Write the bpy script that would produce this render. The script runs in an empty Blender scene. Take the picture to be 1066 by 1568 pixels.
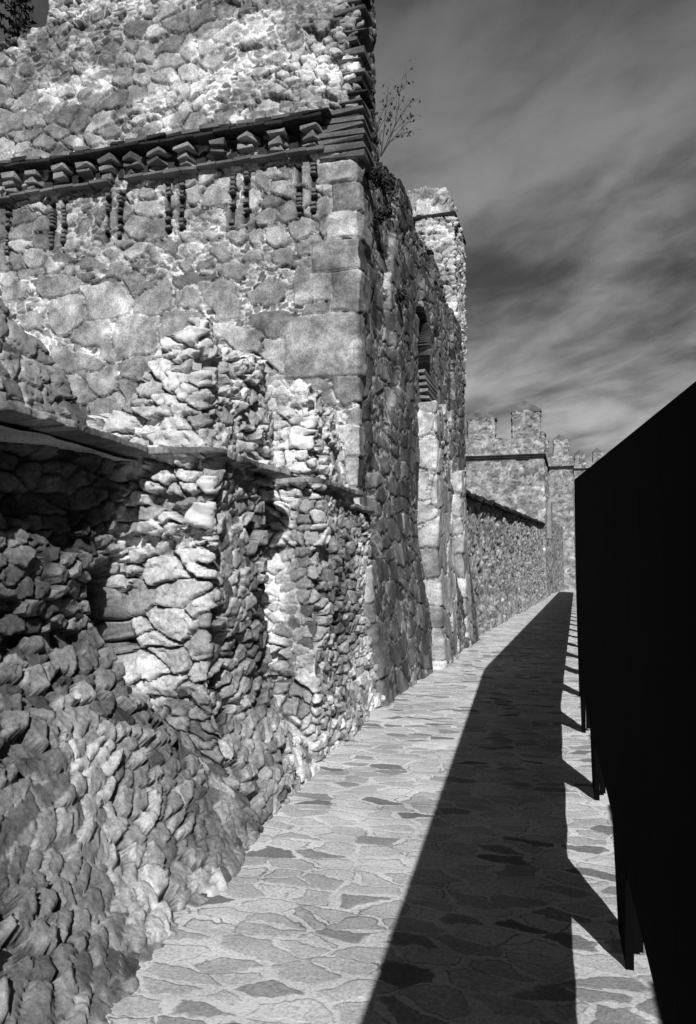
import bpy, math, random
import numpy as np
from mathutils import Vector
random.seed(4)
scene=bpy.context.scene
scene.view_settings.view_transform='Standard'
scene.view_settings.look='None'
scene.view_settings.exposure=0
# ------------------------------------------------------------ numpy noise
def h2(ix,iy,s):
    n=np.sin(ix*127.1+iy*311.7+s*74.7)*43758.5453
    return n-np.floor(n)
def vnoise(x,y,s=0):
    ix=np.floor(x);iy=np.floor(y);fx=x-ix;fy=y-iy
    fx=fx*fx*(3-2*fx);fy=fy*fy*(3-2*fy)
    a=h2(ix,iy,s);b=h2(ix+1,iy,s);c=h2(ix,iy+1,s);d=h2(ix+1,iy+1,s)
    return (a*(1-fx)+b*fx)*(1-fy)+(c*(1-fx)+d*fx)*fy
def fbm(x,y,s=0,o=4):
    r=0;a=.5;t=0
    for i in range(o):
        r=r+a*vnoise(x*2**i+i*13.7,y*2**i+i*7.3,s+i);t+=a;a*=.5
    return r/t
def sst(a,b,x):
    t=np.clip((x-a)/(b-a),0,1);return t*t*(3-2*t)
def voro(u,v,cw,ch,seed,jit=.8,p=3.0):
    vy=v/ch;iy=np.floor(vy)
    F1=np.full(u.shape,9.);F2=np.full(u.shape,9.)
    cid=np.zeros(u.shape);cid2=np.zeros(u.shape);rx=np.zeros(u.shape);ry=np.zeros(u.shape)
    for dy in(-1,0,1):
        row=iy+dy
        ux=u/cw+h2(row,row*0,seed+5)*3
        ix=np.floor(ux)
        for dx in(-1,0,1):
            c=ix+dx
            ax=ux-(c+.5+jit*(h2(c,row,seed)-.5))
            ay=vy-(row+.5+jit*(h2(c,row,seed+1)-.5))
            d=(np.abs(ax)**p+np.abs(ay)**p)**(1/p)
            m=d<F1
            F2=np.where(m,F1,np.minimum(F2,d))
            cid=np.where(m,h2(c,row,seed+2),cid);cid2=np.where(m,h2(c,row,seed+3),cid2)
            rx=np.where(m,ax,rx);ry=np.where(m,ay,ry);F1=np.where(m,d,F1)
    return (F2-F1)*ch,cid,cid2,rx,ry
# ------------------------------------------------------------ masonry styles -> (height, tone)
def st_rubble(u,z,cw=.2,ch=.12,amp=1.,seed=1,lo=.13,hi=.34,mort=.27,hole=.12,fa=.45,fb=.62,tilt=1.0,p=2.3,bt=.60):
    wu=u+.12*(fbm(u*3,z*3,seed+20)-.5)+.05*(fbm(u*12,z*12,seed+22)-.5)
    wz=z+.14*(fbm(u*2.5,z*3,seed+21)-.5)+.05*(fbm(u*12,z*12,seed+23)-.5)
    e1,a1,b1,x1,y1=voro(wu,wz,cw,ch,seed,.95,p)
    e2,a2,b2,x2,y2=voro(wu+3,wz,cw*1.8,ch*1.7,seed+9,.9,3)
    big=fbm(u*1.3,z*1.6,seed+30,2)>bt
    e=np.where(big,e2,e1);a=np.where(big,a2,a1);b=np.where(big,b2,b1);x=np.where(big,x2,x1);y=np.where(big,y2,y1)
    fill=sst(fa,fb,fbm(u*1.5+4,z*1.3,seed+80,3))
    m=sst(.0,.013,e-.003)
    h=m*(.014+.06*a)*(1-.5*fill)+tilt*m*((b-.5)*x*.11+(a-.5)*y*.10)*(1-.4*fill)-(1-m)*.035*(1-fill)
    gone=(b<hole)&(fill<.7)
    h=np.where(gone,h*.2-.06,h)
    f=fbm(u*16,z*16,seed+50,3)
    h=h+.018*(f-.5)+.06*(fbm(u*1.7,z*1.9,seed+51,3)-.5)
    ef,af,bf,xf,yf=voro(wu*1.0+7,wz,.075,.055,seed+60,.95,2)
    h=h+m*(.022*(af-.5)+xf*(bf-.5)*.035+yf*(af-.5)*.025)*(.4+.6*tilt)
    tone=lo+(hi-lo)*(.65*a+.35*h2(np.floor(a*997),b*0,3))
    tone=np.where(m<.5,mort*(.30+.70*fill),tone)
    tone=tone*(.70+.6*f)
    return h*amp,tone
def st_ashlar(u,z,seed=3,cw=.7,ch=.5,lo=.15,hi=.30,mort=.36,amp=1.,jit=.9):
    wu=u+.26*(fbm(u*1.6,z*1.6,seed+20)-.5)+.06*(fbm(u*8,z*8,seed+22)-.5)
    wz=z+.26*(fbm(u*1.6,z*1.6,seed+21)-.5)+.06*(fbm(u*8,z*8,seed+23)-.5)
    e,a,b,x,y=voro(wu,wz,cw,ch,seed,jit,4)
    gap=.012+.10*sst(.35,.75,fbm(u*1.1,z*1.1,seed+70,2))
    m=sst(0,.012,e-gap)
    es,as_,bs,xs,ys=voro(wu,wz,.15,.08,seed+40,.9,2.5)
    ms=sst(0,.012,es-.006)
    f=fbm(u*14,z*14,seed+50,4)
    g=fbm(u*5,z*5,seed+52,3)
    hb=.030+.035*a+x*(b-.5)*.06+y*(a-.5)*.05+.035*(g-.5)
    hs=ms*(.006+.045*as_)-.018
    gone=(h2(np.floor(a*991),b*0,seed+9)<.08)
    hb=np.where(gone,hb*.3-.03+.03*(f-.5),hb)
    h=m*hb+(1-m)*hs+.012*(f-.5)+.05*(fbm(u*.9,z*.9,seed+53,3)-.5)
    tb=lo+(hi-lo)*(.7*a+.3*b)
    ts=np.where(ms>.5,lo*.7+(hi-lo)*as_*1.3,mort)
    ln=1-.45*sst(.016,.004,np.abs(e-gap))*(fbm(u*2,z*2,seed+57,2)>.42)
    tone=np.where(m>.5,tb,ts)*(.60+.75*f)*(.5+.95*g)*ln
    h=h-.02*(1-ln)/.45
    return h*amp,tone
def st_quoin(u,z,seed):
    zz=z+.22*np.sin(z*1.9+1)+.06*(fbm(u*2,z*1,seed+33)-.5)
    ch=.53;row=np.floor(zz/ch);fz=zz/ch-row
    off=np.where(u<0,.32+.66*h2(row,row*0,seed),.20+.4*h2(row,row*0,seed+1))+.14*(fbm(z*3,u*2,seed+4)-.5)
    inside=(np.abs(u)<off)&(h2(row,row*0+1,seed+8)>.12)
    e=np.minimum(np.minimum(fz,1-fz)*ch,off-np.abs(u))+.035*(fbm(u*9,z*9,seed+6)-.5)
    m=sst(0,.02,e-.008)
    a=h2(row,np.sign(u),seed+2)
    f=fbm(u*15,z*15,seed+50,4);g=fbm(u*4,z*4,seed+5,3)
    h=.045*m+.022*(f-.5)+.08*(g-.5)+.03*a-.07*(1-sst(0,.14,np.abs(u)))*fbm(z*5,u*0,seed+7)
    tone=np.where(m>.5,.10+.17*a,.22)*(.6+.75*f)*(.5+.95*g)
    return h,tone,inside
# ------------------------------------------------------------ shell builder
def make_mesh(name,P,tone,mat,parent=None):
    tone=.2*(np.clip(tone,.001,2)/.2)**1.25
    nu,nv,_=P.shape
    me=bpy.data.meshes.new(name)
    me.vertices.add(nu*nv);me.vertices.foreach_set('co',P.reshape(-1).astype(np.float32))
    I=np.arange(nu*nv).reshape(nu,nv)
    q=np.stack([I[:-1,:-1],I[1:,:-1],I[1:,1:],I[:-1,1:]],-1).reshape(-1,4)
    n=len(q)
    me.loops.add(n*4);me.loops.foreach_set('vertex_index',q.reshape(-1).astype(np.int32))
    me.polygons.add(n);me.polygons.foreach_set('loop_start',(np.arange(n)*4).astype(np.int32))
    try: me.polygons.foreach_set('loop_total',np.full(n,4,np.int32))
    except Exception: pass
    me.update(calc_edges=True)
    at=me.attributes.new('tone','FLOAT','POINT');at.data.foreach_set('value',tone.reshape(-1).astype(np.float32))
    me.polygons.foreach_set('use_smooth',np.ones(n,bool))
    me.materials.append(mat)
    ob=bpy.data.objects.new(name,me);scene.collection.objects.link(ob)
    if parent: ob.parent=parent
    return ob
def sample_poly(pts,res):
    out=[];cum=0;us=[]
    for i in range(len(pts)-1):
        a=np.array(pts[i],float);b=np.array(pts[i+1],float);L=np.linalg.norm(b-a);n=max(1,int(round(L/res)))
        for k in range(n):
            out.append(a+(b-a)*k/n);us.append(cum+L*k/n)
        cum+=L
    out.append(np.array(pts[-1],float));us.append(cum)
    return np.array(out),np.array(us)
def normals(P):
    du=np.gradient(P,axis=0);dv=np.gradient(P,axis=1)
    n=np.cross(du,dv);n/=np.linalg.norm(n,axis=2,keepdims=True)+1e-9
    return n
def smooth_u(n,k):
    m=n.copy()
    for _ in range(k):
        m[1:-1]=(m[:-2]+2*m[1:-1]+m[2:])/4
    return m/(np.linalg.norm(m,axis=2,keepdims=True)+1e-9)
def shell(name,pts,z0,z1,res,stylef,mat,parent=None,T=None,inward=.5,off=None):
    xy,us=sample_poly(pts,res)
    zs=np.arange(z0,z1+res*.5,res)
    U,Z=np.meshgrid(us,zs,indexing='ij')
    P=np.zeros(U.shape+(3,));P[...,0]=xy[:,0:1];P[...,1]=xy[:,1:2];P[...,2]=Z
    N=smooth_u(normals(P),2)
    h,t=stylef(U,Z)
    if off is not None:h=h+off(U,Z,P)
    if T is not None:
        TT=T(U,P);over=np.clip(Z-TT,0,None)
        P[...,2]=np.minimum(Z,TT)+.03*(fbm(U*7,Z*7,77)-.5)*(over>0)
        h=h-over*inward
    P=P+N*h[...,None]
    return make_mesh(name,P,t,mat,parent)
def empty(name):
    e=bpy.data.objects.new(name,None);scene.collection.objects.link(e);return e
# ------------------------------------------------------------ materials
def nt(m):
    m.use_nodes=True;return m.node_tree.nodes,m.node_tree.links
def stone_mat(name,fs=45,bump=.5,gain=1.0,const=None,dist=.01,con=.5):
    m=bpy.data.materials.new(name);N,L=nt(m);b=N['Principled BSDF'];b.inputs['Roughness'].default_value=.95
    b.inputs['Specular IOR Level'].default_value=.1
    g=N.new('ShaderNodeNewGeometry')
    n1=N.new('ShaderNodeTexNoise');n1.inputs['Scale'].default_value=fs;n1.inputs['Detail'].default_value=7;n1.inputs['Roughness'].default_value=.85
    n2=N.new('ShaderNodeTexNoise');n2.inputs['Scale'].default_value=1.9;n2.inputs['Detail'].default_value=6
    L.new(g.outputs['Position'],n1.inputs['Vector']);L.new(g.outputs['Position'],n2.inputs['Vector'])
    r1=N.new('ShaderNodeMapRange');r1.inputs[1].default_value=.35;r1.inputs[2].default_value=.65;r1.inputs[3].default_value=(1-con)*gain;r1.inputs[4].default_value=(1+con)*gain
    L.new(n1.outputs['Fac'],r1.inputs[0])
    r2=N.new('ShaderNodeMapRange');r2.inputs[1].default_value=.3;r2.inputs[2].default_value=.7;r2.inputs[3].default_value=.6;r2.inputs[4].default_value=1.35
    L.new(n2.outputs['Fac'],r2.inputs[0])
    mu=N.new('ShaderNodeMath');mu.operation='MULTIPLY';L.new(r1.outputs[0],mu.inputs[0]);L.new(r2.outputs[0],mu.inputs[1])
    mv=N.new('ShaderNodeMath');mv.operation='MULTIPLY';L.new(mu.outputs[0],mv.inputs[0])
    if const is None:
        a=N.new('ShaderNodeAttribute');a.attribute_name='tone';L.new(a.outputs['Fac'],mv.inputs[1])
    else: mv.inputs[1].default_value=const
    c=N.new('ShaderNodeCombineColor')
    mn=N.new('ShaderNodeMath');mn.operation='MINIMUM';mn.inputs[1].default_value=.85;L.new(mv.outputs[0],mn.inputs[0])
    for i in range(3):L.new(mn.outputs[0],c.inputs[i])
    L.new(c.outputs[0],b.inputs['Base Color'])
    bp=N.new('ShaderNodeBump');bp.inputs['Strength'].default_value=bump;bp.inputs['Distance'].default_value=dist
    L.new(n1.outputs['Fac'],bp.inputs['Height']);L.new(bp.outputs[0],b.inputs['Normal'])
    return m
M_low=stone_mat('rubble_stone',40,1,1.85,dist=.014)
M_tow=stone_mat('granite_masonry',38,.85,1.65,dist=.014,con=.6)
M_far=stone_mat('far_masonry',6,.4,1.1)
M_brick=stone_mat('old_brick',50,.6,1.0,const=.13)
M_brickd=stone_mat('dark_brick',50,.6,1.0,const=.035)
M_slab=stone_mat('slab_stone',40,.6,1.0,const=.25)
def flat_mat(name,v,r=.6):
    m=bpy.data.materials.new(name);N,L=nt(m);b=N['Principled BSDF']
    n=N.new('ShaderNodeTexNoise');n.inputs['Scale'].default_value=8
    rr=N.new('ShaderNodeMapRange');rr.inputs[3].default_value=v*.7;rr.inputs[4].default_value=v*1.3
    L.new(n.outputs['Fac'],rr.inputs[0]);c=N.new('ShaderNodeCombineColor')
    for i in range(3):L.new(rr.outputs[0],c.inputs[i])
    L.new(c.outputs[0],b.inputs['Base Color']);b.inputs['Roughness'].default_value=r
    b.inputs['Specular IOR Level'].default_value=.02
    return m
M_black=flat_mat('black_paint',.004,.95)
M_soil=flat_mat('dark_soil',.05,.95)
M_shadewall=flat_mat('shade_wall_dark',.03,.95)  # dark colour for the added wall, keeps its shaded face near black
M_twig=flat_mat('twig_bark',.05,.9)
M_leaf=flat_mat('foliage',.05,.8)
# ------------------------------------------------------------ TOWER
tower=empty('stone_tower')
XC=-2.61;YF=9.6;UC=10.39
SLOTS=[-3.3,-4.26,-5.22,-6.18,-7.1,-8.06,-9.0]
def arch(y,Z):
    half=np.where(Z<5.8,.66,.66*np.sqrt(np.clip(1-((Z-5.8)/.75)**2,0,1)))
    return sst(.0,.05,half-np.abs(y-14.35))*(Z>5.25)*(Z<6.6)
def tower_style(u,z):
    hA,tA=st_ashlar(u,z,3,.66,.46,.10,.29,.40,.85)
    hS,tS=st_ashlar(u,z,33,.62,.30,.05,.16,.20,.40)  # side-face stone toned darker, its shade is put into the colour
    hR,tR=st_rubble(u,z,.19,.10,1.0,5,.07,.28,.26,.12,.50,.70)
    hM,tM=st_ashlar(u,z,13,.36,.25,.09,.28,.30,.9)
    side=sst(.1,.2,u-UC)
    hq,tq,ins=st_quoin(u-UC,z,8)
    wobble=.9*(fbm(u*1.1,z*.8,91,3)-.5)
    c=z+wobble<5.8
    h=np.where(c,hA,hM);t=np.where(c,tA,tM)
    h=h*(1-side)+hS*side;t=np.where(side>.5,tS,t)
    q=ins&(z<6.95)
    h=np.where(q,hq,h);t=np.where(q,tq*np.where(u>UC,.5,1),t)  # corner stones darkened on the side face as painted shade
    up=z>7.58
    # patches of larger squared blocks within the upper rubble
    blk=(fbm(u*.55+2,z*.9,96,3)>.52)
    h=np.where(up,np.where(blk,hM,hR)*(1-.5*side),h)
    t=np.where(up,np.where(blk,tM*.95,tR)*np.where(u>UC+.02,.55,1)*(.5+.9*fbm(u*.7,z*.7,93,3)),t)  # upper side face also darkened as painted shade
    lime=sst(.60,.66,fbm(u*1.1+9,z*2.2,95,4))*up*(u<UC)
    t=t*(1+.9*lime)
    sc=sst(.58,.66,fbm(u*.6,z*.4,201,3))*side
    st=fbm(u*2.6,z*.25,211,3)
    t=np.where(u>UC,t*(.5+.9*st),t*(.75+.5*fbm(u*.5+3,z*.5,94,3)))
    for xc in SLOTS:
        for s in(-.10,.10):
            mk=(np.abs(u-(xc+s+13)-.012*(fbm(z*9,u*0,int(-xc*10))-.5))<.048)&(z>6.30)&(z<7.02)
            h=np.where(mk,-.07,h);t=np.where(mk,.04,t)
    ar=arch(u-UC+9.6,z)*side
    t=t*(1-.9*(ar>.02))  # shade of the recess painted into the stone tone
    return (h-.08*sc)*(1-ar),t
def tower_T(U,P):
    d=U-UC
    left=np.interp(P[...,0],[-13,-7.4,-7.3,-6.2,-6.1,-5.8,-5.7,-2.6],[9.55,9.75,10.2,10.6,10.0,10.0,11.2,11.4])
    right=np.interp(d,[0,.75,.95,1.3,1.6,2.6,6,9.8],[11.4,11.2,9.6,8.5,7.7,7.95,7.9,7.7])
    T=np.where(d<=0,left,right)
    return T+.45*(fbm(U*1.6,U*0+3,61,4)-.5)
def tower_off(U,Z,P):
    s=sst(UC-.05,UC+.05,U)
    return s*np.clip(1-Z/2.5,0,1)*.30-.75*arch(P[...,1],Z)*(U>UC+.5)
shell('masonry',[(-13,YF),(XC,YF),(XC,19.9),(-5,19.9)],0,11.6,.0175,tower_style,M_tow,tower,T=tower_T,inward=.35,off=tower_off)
class Boxes:
    def __init__(s):s.v=[];s.f=[]
    def add(s,c,d,rot=0,jit=.004,taper=0):
        n=len(s.v);hx,hy,hz=d[0]/2,d[1]/2,d[2]/2
        for dz in(-1,1):
            for dx,dy in((-1,-1),(1,-1),(1,1),(-1,1)):
                k=1-taper*(dz>0)
                x=dx*hx*k+random.uniform(-jit,jit);y=dy*hy*k+random.uniform(-jit,jit);z=dz*hz+random.uniform(-jit,jit)
                xr=x*math.cos(rot)-y*math.sin(rot);yr=x*math.sin(rot)+y*math.cos(rot)
                s.v.append((c[0]+xr,c[1]+yr,c[2]+z))
        s.f+=[tuple(n+i for i in q) for q in((0,3,2,1),(4,5,6,7),(0,1,5,4),(1,2,6,5),(2,3,7,6),(3,0,4,7))]
    def build(s,name,mat,parent=None,bev=.006):
        me=bpy.data.meshes.new(name);me.from_pydata(s.v,[],s.f);me.materials.append(mat)
        ob=bpy.data.objects.new(name,me);scene.collection.objects.link(ob)
        if parent:ob.parent=parent
        if bev:
            b=ob.modifiers.new('b','BEVEL');b.width=bev;b.segments=1
        return ob
B=Boxes();D=Boxes();S=Boxes()
x=-12.8
while x<XC-.55:
    w=random.uniform(.22,.32)
    if random.random()<.93: B.add((x+w/2,YF-.06,7.13+random.uniform(-.015,.015)),(w-.01,.20,.04),0,.01)
    if random.random()<.96: D.add((x+w/2,YF-.12,7.50+random.uniform(-.015,.015)),(w-.006,.34,.045),0,.012)  # top slab coloured dark to carry its shaded underside
    if random.random()<.8: (D if random.random()<.5 else B).add((x+w/2+.1,YF-.13,7.56+random.uniform(-.015,.015)),(w-.01,.33,.045),0,.014)
    x+=w
x=-12.7
while x<-3.15:
    miss=random.random()
    for k in range(3):
        if k==0 and miss<.25: continue
        ww=.16+.04*k+random.uniform(-.04,.03)
        (S if random.random()<.7 else B).add((x+.03*k+random.uniform(-.02,.02),YF-.04-.04*k,7.215+.088*k+random.uniform(-.012,.012)),(ww,.16+.04*k,.062),random.uniform(-.45,.2),.022)
    D.add((x+.225,YF-.0,7.31),(.14,.08,.26),0,.01)  # dark block put in as the shade between corbels
    x+=.43+random.uniform(-.05,.05)
for k in range(7):
    z=7.02+.095*k
    B.add((XC-.2+random.uniform(-.03,.03),YF+.16,z+random.uniform(-.008,.008)),(.60+.04*(k%2),.5,.055),0,.025)
    D.add((XC-.2,YF+.18,z+.047),(.50,.46,.05),0,.01)
for k in range(26):
    z=7.75+.14*k
    w=.42 if k%2 else .3
    (B if random.random()<.7 else D).add((XC-.1,YF+.15+random.uniform(-.03,.03),z),(w+random.uniform(-.06,.06),.40,.05),random.uniform(-.05,.05),.025)
for xc in SLOTS:
    for s in(-.10,.10):
        z=6.32
        while z<6.98:
            hh=random.uniform(.045,.07)
            if random.random()<.5:B.add((xc+s+random.uniform(-.006,.006),YF+.02,z+hh/2),(.07,.11,hh-.022),0,.006)
            z+=hh
B.build('brick_cornice',M_brick,tower);D.build('dark_bricks_and_shade',M_brickd,tower);S.build('brick_corbels',M_slab,tower)
A=Boxes()
for k in range(6):
    A.add((XC+.03+.012*k,14.35,5.20-.11*k),(.18,1.3-.06*k,.05),0,.014)
A.build('window_sill_steps',M_slab,tower)
def but_style(u,z):
    h,t=st_ashlar(u,z,55,.6,.55,.14,.34,.34)
    return h*.8,t
def but_T(U,P): return 4.65+.5*(fbm(U*3,U*0,8)-.5)
shell('buttress',[(-2.85,13.7),(-2.32,13.7),(-2.34,15.6),(-2.85,15.6)],0,5.2,.02,but_style,M_tow,tower,T=but_T,inward=.9,
      off=lambda U,Z,P:np.clip(1-Z/2.5,0,1)*.12)
shell('buttress_narrow',[(-2.85,17.9),(-2.46,17.9),(-2.46,18.8),(-2.85,18.8)],0,4.4,.03,but_style,M_tow,tower,T=lambda U,P:3.9+.4*(fbm(U*3,U*0,9)-.5),inward=.9,
      off=lambda U,Z,P:np.clip(1-Z/2.5,0,1)*.12)
# ------------------------------------------------------------ TURRET behind
turret=empty('bell_turret')
shell('walls',[(-4.25,18.8),(-2.68,18.8),(-2.68,20.6),(-4.25,20.6),(-4.25,18.8)],6.5,10.35,.025,lambda u,z:st_rubble(u,z,.26,.13,1.1,15,.13,.42,.36,.03),M_tow,turret)
Bx=Boxes();Bx.add((-3.465,19.7,10.38),(1.72,1.95,.06),0,.02);Bx.add((-2.66,18.9,10.1),(.12,.25,.24),0,.02);Bx.build('coping',M_brickd,turret)
nu,nv=160,60
th=np.linspace(0,2*np.pi,nu)[:,None]+np.zeros((1,nv));k=np.linspace(0,1,nv)[None,:]+np.zeros((nu,1))
ct=np.cos(th);stt=np.sin(th);sq=1/np.maximum(np.abs(ct)**1,np.abs(stt))**.6
r=np.where(k<.6,1-.18*k/.6,(.82)*(1-(k-.6)/.4))
zz=np.where(k<.6,k/.6*.75,.75+.28*(k-.6)/.4)
hh,tt=st_rubble(th*1.0,k*1.2,.2,.12,1,17,.10,.3,.3)
r=r+hh*1.3*(k<.9)
P=np.stack([-3.465+ct*sq*r*.76,19.7+stt*sq*r*.88,10.42+zz+hh*.8*(k>.1)],-1);P[-1]=P[0]
make_mesh('rubble_cap',P,tt,M_tow,turret)
# ------------------------------------------------------------ LOWER RUBBLE WALL
low=empty('ruined_rubble_wall')
top=[(-2.85,-1.0),(-2.85,4.68),(-2.30,4.72),(-2.30,5.87),(-2.68,5.9),(-2.64,6.38),(-2.11,6.42),(-2.13,7.6),(-2.5,7.7),(-2.52,9.75)]
res=.0105
xy,us=sample_poly(top,res)
zs=np.arange(-.05,3.95,res)
U,Z=np.meshgrid(us,zs,indexing='ij')
ty=xy[:,1];kk=int(.55/res);ker=np.hanning(2*kk+1);ker/=ker.sum()
yb=np.convolve(np.pad(ty,kk,mode='edge'),ker,'valid')
xb=np.interp(yb,[-1,2,2.8,3.6,4.8,6.6,8.2,9.7],[-1.35,-1.62,-1.69,-1.78,-1.95,-2.17,-2.26,-2.30])
near=sst(4.95,4.2,xy[:,1])[:,None]*np.ones_like(Z)
w=sst(-.05,.95,Z)*(1-near)+near*np.clip(Z/1.25,0,1)**.8
P=np.zeros(U.shape+(3,))
P[...,0]=xy[:,0:1]*w+xb[:,None]*(1-w)
P[...,1]=xy[:,1:2]*w+yb[:,None]*(1-w)
P[...,2]=Z
dP=np.linalg.norm(np.diff(P,axis=1,prepend=P[:,:1]),axis=2)
Zs=np.cumsum(np.minimum(dP,res*2.2),axis=1)
Zs=Zs-Zs[:,[int(2.0/res)]]+2.0
for _ in range(40):Zs[1:-1]=(Zs[:-2]+Zs[1:-1]+Zs[2:])/3
Nn=smooth_u(normals(P),4)
wob=.30*(fbm(U*2.2,Z*2.2,55)-.5)
pier=np.maximum(sst(5.50,5.62,U)*sst(6.35,6.2,U),sst(7.72,7.85,U)*sst(8.6,8.4,U))*sst(.70,.85,Z+wob)
h1,t1=st_rubble(U,Zs,.15,.10,.85,101,.07,.32,.30,.15,.45,.70,.6,2.6,.66)
Yp=(P[...,1]+.95*P[...,0])*1.05+40
h0,t0=st_rubble(Yp,Zs,.14,.10,.85,131,.08,.33,.28,.14,.48,.72,.55,2.6,.68)
base=(Z+wob<.72)
h=np.where(base,h0,h1);t=np.where(base,t0,t1)
hp,tp=st_rubble(U,Zs,.17,.095,1.3,111,.14,.58,.50,.14,.48,.75,.9)  # pier fronts get a lighter tone, sunlight painted into the stone
h=h*(1-pier)+hp*pier;t=t*(1-pier)+tp*pier
leftshade=sst(5.5,5.2,U)
t=t*(1-.32*leftshade*sst(.2,1.4,Z)*(Z<2.4))  # near-left stones darkened, shade painted into the tone
t=t*(.35+1.3*fbm(P[...,1]*1.1,Z*1.3,77,3))
ledge=((Z>2.37+.03*(fbm(U*2,U*0,5)-.5))&(Z<2.425+.03*(fbm(U*4,U*0,6)-.5)))
slabid=np.floor(U/.37+.4*np.sin(U*3))
over=.11+.14*near+.10*(h2(slabid,U*0,9)-.5)+.10*(fbm(U*6,Z*3,7)-.5)
lt=(.10+.14*h2(slabid,U*0,3))*(.5+.9*fbm(U*12,Z*12,8))
t=np.where(ledge,lt,t)
h=np.where(ledge,over,h)
h=h-np.where(Z>2.425,.05,0)
cre=sst(.20,.08,np.abs(U-5.50-.08*np.sin(Z*7)))*sst(.80,.95,Z)*sst(1.72,1.55,Z)
h=h-.22*cre;t=t*(1-.75*cre)  # crevice cut in and its shadow painted into the tone
cre2=sst(.30,.12,np.abs(U-7.5))*sst(.9,1.2,Z)*sst(2.36,2.2,Z)
h=h-.10*cre2
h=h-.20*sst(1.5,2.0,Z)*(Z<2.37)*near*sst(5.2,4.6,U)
t=t*(1-.45*sst(1.6,2.2,Z)*(Z<2.37)*near)  # painted shade below the ledge
h=h+.18*(fbm(U*1.1,Z*1.4,301,3)-.5)*(Z<2.3)
T=np.interp(U,[0,3.6,4.4,5.0,5.3,5.62,5.75,12.5],[4.2,3.8,3.35,2.9,2.5,2.47,2.46,2.46])
T=np.clip(T+.45*(fbm(U*3,U*0,401,4)-.5)*(T>2.55),2.45,9)
ov=np.clip(Z-T,0,None)
P[...,2]=np.minimum(Z,T)-np.minimum(ov,.3)*.1+.05*(fbm(U*8,Z*8,78)-.5)*(ov>0)
lean=np.clip(P[...,2]-2.425,0,None)*.30
P=P+Nn*(h-lean-np.minimum(ov,.55)*.75)[...,None]
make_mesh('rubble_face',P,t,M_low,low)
Ux,Vy=np.meshgrid(np.linspace(-2.75,-13,140),np.linspace(-1,9.7,140),indexing='ij')
Pz=2.34+.10*(fbm(Ux*2,Vy*2,9)-.5)
make_mesh('terrace_fill',np.stack([Ux,Vy,Pz],-1)[::-1],.2+.1*fbm(Ux*5,Vy*5,4),M_low,low)
def stump(pts,Tf,seed):
    pts=pts+[pts[0]]
    cx=sum(p[0] for p in pts[:-1])/(len(pts)-1);cy=sum(p[1] for p in pts[:-1])/(len(pts)-1)
    xy,us=sample_poly(pts,.012);zs=np.arange(2.38,2.38+1.9,.012)
    U,Z=np.meshgrid(us,zs,indexing='ij')
    P=np.zeros(U.shape+(3,));P[...,0]=xy[:,0:1];P[...,1]=xy[:,1:2];P[...,2]=Z
    N=smooth_u(normals(P),6);h,t=st_rubble(U,Z,.20,.10,1.1,seed,.16,.50,.46,.10,.40,.62,.9)
    X=P[...,0].copy();Y=P[...,1].copy()
    T0=Tf(X,Y)+.5*(fbm(X*3+Y*1.3,Y*3-X,seed+3,4)-.5)
    over=np.clip(Z-T0,0,None);zz=np.minimum(Z,T0)
    f=np.clip(over/.75,0,1)
    k=np.clip((zz-2.4)*.16,0,.5)
    k=k+(1-k)*f
    P[...,0]=X*(1-k)+cx*k;P[...,1]=Y*(1-k)+cy*k;P[...,2]=zz+.14*f+.10*(fbm(X*6+f*3,Y*6,seed+9)-.5)*np.minimum(f*6,1)
    P=P+N*(h*(1-f))[...,None]
    P[...,2]+=h*f*.8
    make_mesh('broken_stump',P,t,M_low,low)
stump([(-3.25,4.86),(-2.38,4.78),(-2.38,5.9),(-2.7,7.0),(-3.5,7.0),(-3.8,5.3)],lambda X,Y:np.interp(X,[-3.8,-3.2,-2.8,-2.4],[2.6,2.7,3.05,3.3]),501)
stump([(-2.72,6.50),(-2.18,6.48),(-2.20,7.6),(-2.6,8.8),(-3.3,8.8),(-3.2,6.8)],lambda X,Y:np.interp(Y,[6.4,7.0,7.6,8.8],[3.3,3.25,2.95,3.0]),521)
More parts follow.
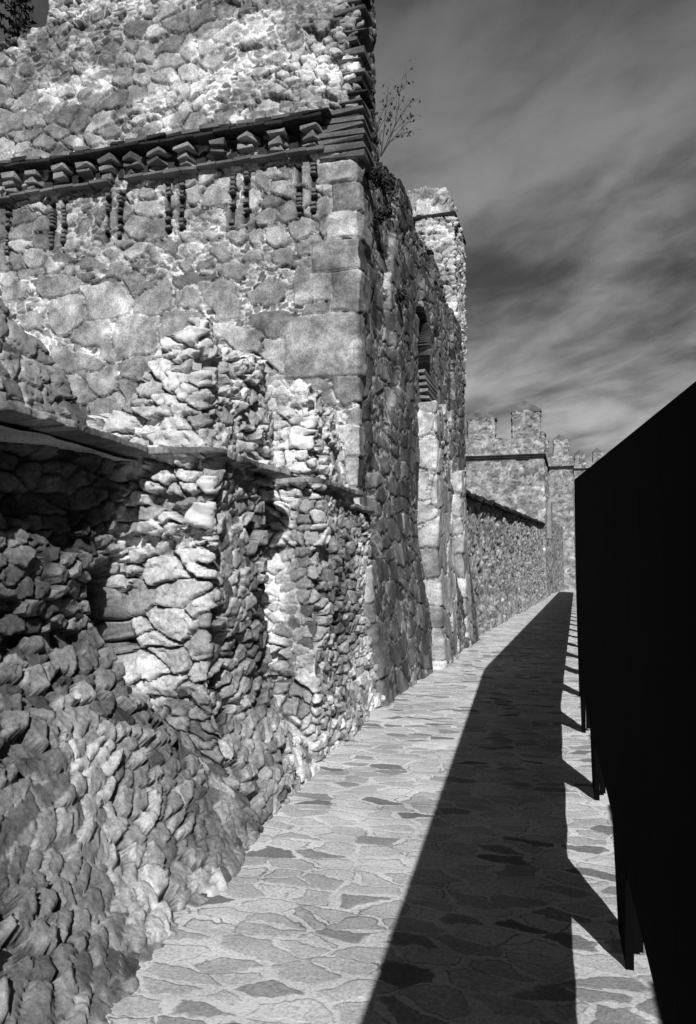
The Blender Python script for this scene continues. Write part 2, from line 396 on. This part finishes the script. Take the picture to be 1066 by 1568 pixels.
# ------------------------------------------------------------ CURTAIN WALL + FAR TOWERS
cw=empty('curtain_wall')
def far_style(seed,c=.4,hh=.22,lo=.12,hi=.36):
    return lambda u,z:st_rubble(u,z,c,hh,1.4,seed,lo,hi,.30,.10)
shell('wall',[(-2.78,19.5),(-2.2,57)],0,6.2,.05,far_style(21,.3,.16,.09,.28),M_tow,cw,
      T=lambda U,P:3.75+U*.04+.15*(fbm(U*1,U*0,5)-.5),inward=1.2,off=lambda U,Z,P:np.clip(1-Z/2.5,0,1)*.25)
C=Boxes()
y=19.6
while y<56.5:
    f=(y-19.5)/37.5;L=random.uniform(.6,1.0)
    C.add((-2.70+.58*f,y+L/2,3.62+.04*(y-19.5)+random.uniform(-.03,.03)),(.34,L-.03,.12),-.0155,.03)
    y+=L
C.build('coping_stones',M_brickd,cw,.01)
def merlon(par,cx,cy,w,d,z0,z1,seed):
    shell('merlon',[(cx-w/2,cy-d/2),(cx+w/2,cy-d/2),(cx+w/2,cy+d/2),(cx-w/2,cy+d/2),(cx-w/2,cy-d/2)],z0,z1,.08,far_style(seed),M_far,par)
    vs=[(cx-w*.56,cy-d*.56,z1),(cx+w*.56,cy-d*.56,z1),(cx+w*.56,cy+d*.56,z1),(cx-w*.56,cy+d*.56,z1),(cx-w*.1,cy,z1+w*.45),
        (cx-w*.56,cy-d*.56,z1-.15),(cx+w*.56,cy-d*.56,z1-.15),(cx+w*.56,cy+d*.56,z1-.15),(cx-w*.56,cy+d*.56,z1-.15)]
    fs=[(0,1,4),(1,2,4),(2,3,4),(3,0,4),(5,6,1,0),(6,7,2,1),(7,8,3,2),(8,5,0,3)]
    me=bpy.data.meshes.new('merlon_cap');me.from_pydata(vs,[],fs);me.materials.append(M_brick)
    o=bpy.data.objects.new('merlon_cap',me);scene.collection.objects.link(o);o.parent=par
def far_tower(x0,x1,y0,y1,H,par_h,merl,seed,mw=2.0,mh=2.4):
    e=empty('battlement_tower')
    lp=lambda o:[(x0-o,y0-o),(x1+o,y0-o),(x1+o,y1+o),(x0-o,y1+o),(x0-o,y0-o)]
    shell('walls',lp(0),0,H,.1,far_style(seed,.5,.3),M_far,e)
    b=Boxes()
    for k in range(3):
        b.add(((x0+x1)/2,(y0+y1)/2,H+.06+.13*k),(x1-x0+.10+.12*k,y1-y0+.10+.12*k,.10),0,.01)
    b.build('cornice',M_brickd,e,.01)
    shell('parapet',lp(.02),H+.4,H+.4+par_h,.1,far_style(seed+3,.45,.25),M_far,e,T=lambda U,P:H+.4+par_h-.5*fbm(U*.8,U*0,seed),inward=.6)
    for cx,cy,dz in merl:
        merlon(e,cx,cy,mw,1.0,H+.35+par_h*.4,H+.4+par_h+mh*dz,seed+7)
    return e
far_tower(-7.4,-2.0,57,66,9.7,1.4,[(-6.3,57.6,.62),(-3.15,57.6,.8),(-3.1,65,.6)],41,1.9,2.2)
far_tower(-4.0,-.1,86,96,12.6,1.2,[(-1.2,86.6,.8),(-3.3,86.6,.8)],51,1.5,2.0)
far_tower(-.2,6,124,132,17.2,1.0,[(1.0,124.6,.7),(3.6,124.6,.8),(5.6,124.6,.6)],61,1.4,1.8)
far_tower(7.2,13,150,158,21.2,1.0,[(8.2,150.6,.7),(11.2,150.6,.8)],66,1.7,1.8)
far_tower(-16,-9,70,80,8.5,1.2,[(-10,70.6,.8),(-14,70.6,.8)],71,1.7,2.0)
shell('far_wall',[(-2.2,66),(-1.2,86)],0,6.5,.12,far_style(81),M_far,cw)
shell('far_wall_end',[(-1.0,96),(.6,124)],0,8,.12,far_style(82),M_far,cw)
Q=Boxes();Q.add((-1.9,61,5.6),(.6,1.4,2.8),0,.05);Q.build('garderobe',M_slab,cw,.02)
# ------------------------------------------------------------ GROUND
def sheet(name,vs,fs,mat):
    me=bpy.data.meshes.new(name);me.from_pydata(vs,[],fs);me.materials.append(mat)
    o=bpy.data.objects.new(name,me);scene.collection.objects.link(o);return o
sheet('ground',[(-900,-900,-.04),(900,-900,-.04),(900,900,-.04),(-900,900,-.04)],[(0,1,2,3)],M_soil)
def fx(y): return .25-.0255*y if y<9.6 else 0.008
def path_mat():
    m=bpy.data.materials.new('flagstone_paving');N,L=nt(m);b=N['Principled BSDF'];b.inputs['Roughness'].default_value=.9
    b.inputs['Specular IOR Level'].default_value=.1
    g=N.new('ShaderNodeNewGeometry')
    def noise(s,d,r=.5):
        n=N.new('ShaderNodeTexNoise');n.inputs['Scale'].default_value=s;n.inputs['Detail'].default_value=d;n.inputs['Roughness'].default_value=r
        L.new(g.outputs['Position'],n.inputs['Vector']);return n
    nw=noise(2.6,2);nw2=noise(18,3)
    vm=N.new('ShaderNodeVectorMath');vm.operation='MULTIPLY_ADD'
    L.new(nw.outputs['Color'],vm.inputs[0]);vm.inputs[1].default_value=(.20,.14,0);L.new(g.outputs['Position'],vm.inputs[2])
    vm2=N.new('ShaderNodeVectorMath');vm2.operation='MULTIPLY_ADD'
    L.new(nw2.outputs['Color'],vm2.inputs[0]);vm2.inputs[1].default_value=(.05,.05,0);L.new(vm.outputs[0],vm2.inputs[2])
    mp=N.new('ShaderNodeMapping');mp.inputs['Scale'].default_value=(3.9,7.0,0);mp.inputs['Rotation'].default_value=(0,0,-.10)
    L.new(vm2.outputs[0],mp.inputs[0])
    def V(feat,rnd=.8):
        v=N.new('ShaderNodeTexVoronoi');v.voronoi_dimensions='2D';v.feature=feat;v.inputs['Scale'].default_value=1;v.inputs['Randomness'].default_value=rnd
        L.new(mp.outputs[0],v.inputs['Vector']);return v
    ve=V('DISTANCE_TO_EDGE');vc=V('F1')
    sc=N.new('ShaderNodeSeparateColor');L.new(vc.outputs['Color'],sc.inputs[0])
    cr=N.new('ShaderNodeValToRGB');cr.color_ramp.interpolation='CONSTANT'
    E=cr.color_ramp.elements;E[0].position=0;E[0].color=(.20,.20,.20,1);E[1].position=.06;E[1].color=(.30,.30,.30,1)
    for p,v in((.16,.41),(.33,.52),(.55,.60),(.8,.47)):
        e=E.new(p);e.color=(v,v,v,1)
    L.new(sc.outputs[0],cr.inputs[0])
    n1=noise(60,8,.85);n3=noise(5,4)
    jw=N.new('ShaderNodeMapRange');jw.inputs[1].default_value=.35;jw.inputs[2].default_value=.65;jw.inputs[3].default_value=.0;jw.inputs[4].default_value=.18
    L.new(n3.outputs['Fac'],jw.inputs[0])
    s0=N.new('ShaderNodeMath');s0.operation='SUBTRACT';L.new(ve.outputs['Distance'],s0.inputs[0]);L.new(jw.outputs[0],s0.inputs[1])
    ed=N.new('ShaderNodeMapRange');ed.inputs[1].default_value=-.02;ed.inputs[2].default_value=.05;ed.interpolation_type='SMOOTHSTEP'
    L.new(s0.outputs[0],ed.inputs[0])
    mx=N.new('ShaderNodeMix');mx.data_type='RGBA';L.new(ed.outputs[0],mx.inputs[0]);mx.inputs[6].default_value=(.66,.66,.66,1);L.new(cr.outputs[0],mx.inputs[7])
    ck=N.new('ShaderNodeMath');ck.operation='ABSOLUTE';L.new(s0.outputs[0],ck.inputs[0])
    n5=noise(2.2,3)
    cm=N.new('ShaderNodeMapRange');cm.inputs[1].default_value=.0;cm.inputs[2].default_value=.035;cm.inputs[4].default_value=1.0
    cmn=N.new('ShaderNodeMapRange');cmn.inputs[1].default_value=.4;cmn.inputs[2].default_value=.6;cmn.inputs[3].default_value=.25;cmn.inputs[4].default_value=.8
    L.new(n5.outputs['Fac'],cmn.inputs[0]);L.new(cmn.outputs[0],cm.inputs[3])
    L.new(ck.outputs[0],cm.inputs[0])
    r1=N.new('ShaderNodeMapRange');r1.inputs[1].default_value=.35;r1.inputs[2].default_value=.65;r1.inputs[3].default_value=.5;r1.inputs[4].default_value=1.5
    L.new(n1.outputs['Fac'],r1.inputs[0])
    n2=noise(1.3,5,.6)
    r2=N.new('ShaderNodeMapRange');r2.inputs[1].default_value=.3;r2.inputs[2].default_value=.7;r2.inputs[3].default_value=.85;r2.inputs[4].default_value=1.4
    L.new(n2.outputs['Fac'],r2.inputs[0])
    mm=N.new('ShaderNodeMath');mm.operation='MULTIPLY';L.new(r1.outputs[0],mm.inputs[0]);L.new(r2.outputs[0],mm.inputs[1])
    m3=N.new('ShaderNodeMath');m3.operation='MULTIPLY';L.new(mm.outputs[0],m3.inputs[0]);L.new(cm.outputs[0],m3.inputs[1])
    vs=N.new('ShaderNodeVectorMath');vs.operation='SCALE';L.new(mx.outputs[2],vs.inputs[0]);L.new(m3.outputs[0],vs.inputs[3])
    vmn=N.new('ShaderNodeVectorMath');vmn.operation='MINIMUM';vmn.inputs[1].default_value=(.85,.85,.85);L.new(vs.outputs[0],vmn.inputs[0])
    L.new(vmn.outputs[0],b.inputs['Base Color'])
    hh=N.new('ShaderNodeMath');hh.operation='MULTIPLY_ADD';L.new(ed.outputs[0],hh.inputs[0]);hh.inputs[1].default_value=.4;L.new(n1.outputs['Fac'],hh.inputs[2])
    bp=N.new('ShaderNodeBump');bp.inputs['Strength'].default_value=.6;bp.inputs['Distance'].default_value=.014
    L.new(hh.outputs[0],bp.inputs['Height']);L.new(bp.outputs[0],b.inputs['Normal'])
    return m
M_path=path_mat()
ysn=np.concatenate([np.arange(-6,24,.06),np.arange(24,124,1.0)])
kx=np.linspace(0,1,90)
XX=np.array([[-4+(fx(y)+1.6+4)*k for y in ysn] for k in kx]);YY=np.tile(ysn,(90,1))
ZZ=.035*(fbm(XX*1.5,YY*2.2,601,3)-.5)+.02*(fbm(XX*5,YY*7,602,2)-.5)
make_mesh('flagstone_path',np.stack([XX,YY,ZZ],-1),np.ones_like(XX),M_path)
OW=.95;PER=2.5  # unseen wall added beyond the fence to shade the ground there
vs=[];fs=[];prof=[];y=1.05-PER*4
while y<75:
    prof+=[(y,1.66),(y+.55,1.25),(y+1.35,1.30),(y+1.5,1.66)];y+=PER  # notches shaped to let sunlit patches onto the ground
n=len(prof)
for a,b in prof:
    x=fx(a)+OW
    vs+=[(x,a,-.03),(x,a,b),(x+.02,a,b),(x+.02,a,-.03)]
for i in range(n-1):
    k=4*i
    fs+=[(k,k+1,k+5,k+4),(k+1,k+2,k+6,k+5),(k+2,k+3,k+7,k+6)]
sheet('added_shade_wall',vs,fs,M_shadewall)
# ------------------------------------------------------------ FENCE
fe=empty('solid_panel_fence')
def ftop(y): return 1.8+.094*y if y<10.01 else 2.74
def seg_panel(y0,y1,zb0,zb1,th=.035):
    b=[]
    for y,zb in((y0,zb0),(y1,zb1)):
        x=fx(y);zt=ftop(y)
        b.append([(x,y,zb),(x+th,y,zb),(x+th,y,zt),(x,y,zt)])
    return b[0]+b[1],[(0,1,2,3),(7,6,5,4),(0,4,5,1),(1,5,6,2),(2,6,7,3),(3,7,4,0)]
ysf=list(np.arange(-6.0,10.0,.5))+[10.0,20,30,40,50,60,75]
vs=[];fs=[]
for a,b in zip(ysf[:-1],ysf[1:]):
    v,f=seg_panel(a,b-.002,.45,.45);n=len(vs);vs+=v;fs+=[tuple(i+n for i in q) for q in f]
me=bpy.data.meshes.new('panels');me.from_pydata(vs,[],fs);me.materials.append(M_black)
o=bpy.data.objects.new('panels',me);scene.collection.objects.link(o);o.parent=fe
R=Boxes()
vs=[];fs=[]
y0=3.58-2.5*4
while y0<70:
    x=fx(y0);n=len(vs)
    pr=[(y0-.02,-.04),(y0+.34,-.04),(y0+.60,.46),(y0-.16,.46)]
    for yy,zz in pr: vs.append((fx(yy)+.002,yy,zz))
    for yy,zz in pr: vs.append((fx(yy)+.034,yy,zz))
    fs+=[(n,n+3,n+2,n+1),(n+4,n+5,n+6,n+7)]+[(n+i,n+(i+1)%4,n+4+(i+1)%4,n+4+i) for i in range(4)]
    R.add((x+.06,y0+.1,ftop(y0)/2),(.04,.05,ftop(y0)-.06),0,0)
    y0+=2.5
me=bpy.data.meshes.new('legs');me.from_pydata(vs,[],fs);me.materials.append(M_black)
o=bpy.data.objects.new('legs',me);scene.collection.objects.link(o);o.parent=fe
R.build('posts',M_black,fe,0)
# ------------------------------------------------------------ PLANTS
def twigs(name,base,n,h,mat,leafp=.45,spread=.5,ls=.035,bev=.008):
    e=empty(name)
    cu=bpy.data.curves.new('branches','CURVE');cu.dimensions='3D';cu.bevel_depth=bev;cu.bevel_resolution=0
    lv=[];lf=[]
    def br(p,d,L,r,dep):
        sp=cu.splines.new('POLY');k=5;sp.points.add(k)
        q=Vector(p);dd=Vector(d)
        for i in range(k+1):
            sp.points[i].co=(*q,1);sp.points[i].radius=r*(1-i/(k+1.5))
            if dep>0 and i in(2,3,4) : br(q,(dd+Vector((random.gauss(0,.5),random.gauss(0,.5),random.gauss(.1,.3)))).normalized(),L*.5,r*.55,dep-1)
            for _ in range(3):
              if random.random()<leafp:
                m=len(lv);s=ls
                a=Vector((random.gauss(0,1),random.gauss(0,1),random.gauss(0,1))).normalized()*s;b2=a.orthogonal().normalized()*s*.6
                c=q+a+Vector((random.gauss(0,s),random.gauss(0,s),random.gauss(0,s)));lv.extend([tuple(c-a),tuple(c+b2),tuple(c+a),tuple(c-b2)]);lf.append((m,m+1,m+2,m+3))
            q=q+dd*L/k;dd=(dd+Vector((random.gauss(0,.12),random.gauss(0,.12),random.gauss(0,.08)))).normalized()
    for i in range(n):
        br(base,Vector((random.gauss(.1,spread),random.gauss(0,spread),1)).normalized(),h*random.uniform(.6,1.1),1,2)
    ob=bpy.data.objects.new('branches',cu);scene.collection.objects.link(ob);ob.parent=e;cu.materials.append(mat)
    if lv:
        me=bpy.data.meshes.new('leaves');me.from_pydata(lv,[],lf);me.materials.append(M_leaf)
        ob=bpy.data.objects.new('leaves',me);scene.collection.objects.link(ob);ob.parent=e
twigs('wall_shrub',(XC-.02,11.0,7.75),6,.95,M_twig,.08,.28,.03,.009)
for (y,z,s) in((10.35,7.0,.2),(10.7,6.6,.2),(11.4,7.4,.2),(11.9,5.9,.13)):
    twigs('wall_shrub',(XC+.03,y,z),5,s,M_twig,.5,.9,.025,.004)
def conifer(x,y,H,R0):
    e=empty('conifer_tree')
    me=bpy.data.meshes.new('trunk');vs=[];fs=[]
    for k in range(2):
        for i in range(8):
            a=i*math.pi/4;r=.25 if k==0 else .03
            vs.append((x+r*math.cos(a),y+r*math.sin(a),H*k))
    fs=[(i,(i+1)%8,8+(i+1)%8,8+i) for i in range(8)]
    me.from_pydata(vs,[],fs);me.materials.append(M_twig);o=bpy.data.objects.new('trunk',me);scene.collection.objects.link(o);o.parent=e
    vs=[];fs=[]
    for k in range(420):
        f=random.random()**.7;z=H*(1-.75*f);L=R0*f*random.uniform(.6,1.1)+.25;a=random.uniform(0,6.28)
        for j in range(30):
            s=random.random();px=x+math.cos(a)*L*s;py=y+math.sin(a)*L*s;pz=z-L*s*.35+.25*s*s
            n=len(vs);w=.16
            d=Vector((random.gauss(0,1),random.gauss(0,1),random.gauss(0,.6))).normalized()
            q=d.orthogonal().normalized()*.035;c=Vector((px,py,pz))
            vs+=[tuple(c-q),tuple(c+d*w),tuple(c+q)];fs.append((n,n+1,n+2))
    me=bpy.data.meshes.new('crown');me.from_pydata(vs,[],fs);me.materials.append(M_leaf);o=bpy.data.objects.new('crown',me);scene.collection.objects.link(o);o.parent=e
conifer(-13.2,16,17.0,3.2)
conifer(-8.5,15.5,14.9,2.6)
# ------------------------------------------------------------ LIGHT / SKY
sd=Vector((1.54,-4.0,2.74)).normalized()
sun=bpy.data.lights.new('sun','SUN');sun.energy=5;sun.angle=math.radians(.5)
so=bpy.data.objects.new('sun',sun);scene.collection.objects.link(so)
so.rotation_euler=sd.to_track_quat('Z','Y').to_euler()
wd=bpy.data.worlds.new('World');scene.world=wd;wd.use_nodes=True
N=wd.node_tree.nodes;L=wd.node_tree.links;bg=N['Background'];bg.inputs['Strength'].default_value=.1
sk=N.new('ShaderNodeTexSky');sk.sky_type='NISHITA';sk.sun_disc=False
sk.sun_elevation=math.asin(sd.z);sk.sun_rotation=math.atan2(sd.x,sd.y)
sp=N.new('ShaderNodeSeparateColor');L.new(sk.outputs[0],sp.inputs[0])
tc=N.new('ShaderNodeTexCoord');sx=N.new('ShaderNodeSeparateXYZ');L.new(tc.outputs['Generated'],sx.inputs[0])
def M(op,a,b=None,c=None):
    n=N.new('ShaderNodeMath');n.operation=op
    for i,v in enumerate((a,b,c)):
        if v is None:continue
        if isinstance(v,(int,float)):n.inputs[i].default_value=v
        else:L.new(v,n.inputs[i])
    return n.outputs[0]
zz=M('ADD',M('MAXIMUM',sx.outputs[2],0),.22)
px=M('DIVIDE',sx.outputs[0],zz);py=M('DIVIDE',sx.outputs[1],zz)
dx,dy=-.75,.66
s=M('ADD',M('MULTIPLY',px,dx),M('MULTIPLY',py,dy));t=M('ADD',M('MULTIPLY',px,dy),M('MULTIPLY',py,-dx))
def cl(ss,ts,det,rough,dist):
    c=N.new('ShaderNodeCombineXYZ');L.new(M('MULTIPLY',s,ss),c.inputs[0]);L.new(M('MULTIPLY',t,ts),c.inputs[1])
    n=N.new('ShaderNodeTexNoise');n.inputs['Scale'].default_value=1;n.inputs['Detail'].default_value=det;n.inputs['Roughness'].default_value=rough;n.inputs['Distortion'].default_value=dist
    L.new(c.outputs[0],n.inputs['Vector']);return n.outputs['Fac']
c1=cl(1.7,3.4,6,.5,.4);c2=cl(6,9,5,.55,.3);c3=cl(1.0,1.1,3,.5,0)
mixn=M('ADD',M('ADD',M('MULTIPLY',c1,.46),M('MULTIPLY',c2,.18)),M('MULTIPLY',c3,.36))
mr=N.new('ShaderNodeMapRange');mr.interpolation_type='SMOOTHSTEP';mr.inputs[1].default_value=.37;mr.inputs[2].default_value=.62
L.new(mixn,mr.inputs[0])
el=N.new('ShaderNodeMapRange');el.inputs[1].default_value=.68;el.inputs[2].default_value=.15;el.inputs[3].default_value=.18;el.inputs[4].default_value=1.0
L.new(sx.outputs[2],el.inputs[0])
az=N.new('ShaderNodeMapRange');az.interpolation_type='SMOOTHSTEP';az.inputs[1].default_value=.3;az.inputs[2].default_value=.68;az.inputs[3].default_value=.02;az.inputs[4].default_value=1.0
L.new(sx.outputs[1],az.inputs[0])
cloud=M('MULTIPLY',M('MULTIPLY',M('ADD',mr.outputs[0],.14),el.outputs[0]),M('MULTIPLY',az.outputs[0],4.0))
tot=M('ADD',M('MULTIPLY',sp.outputs[0],.10),M('ADD',cloud,.05))
cc=N.new('ShaderNodeCombineColor')
for i in range(3):L.new(tot,cc.inputs[i])
L.new(cc.outputs[0],bg.inputs[0])
# ------------------------------------------------------------ CAMERA
cam=bpy.data.cameras.new('camera');co=bpy.data.objects.new('camera',cam);scene.collection.objects.link(co)
cam.sensor_fit='VERTICAL';cam.sensor_height=36;cam.lens=28;cam.clip_end=3000;cam.clip_start=.05
co.location=(0,0,1.6);co.rotation_euler=(math.radians(94.5),0,math.radians(15.9))
scene.camera=co
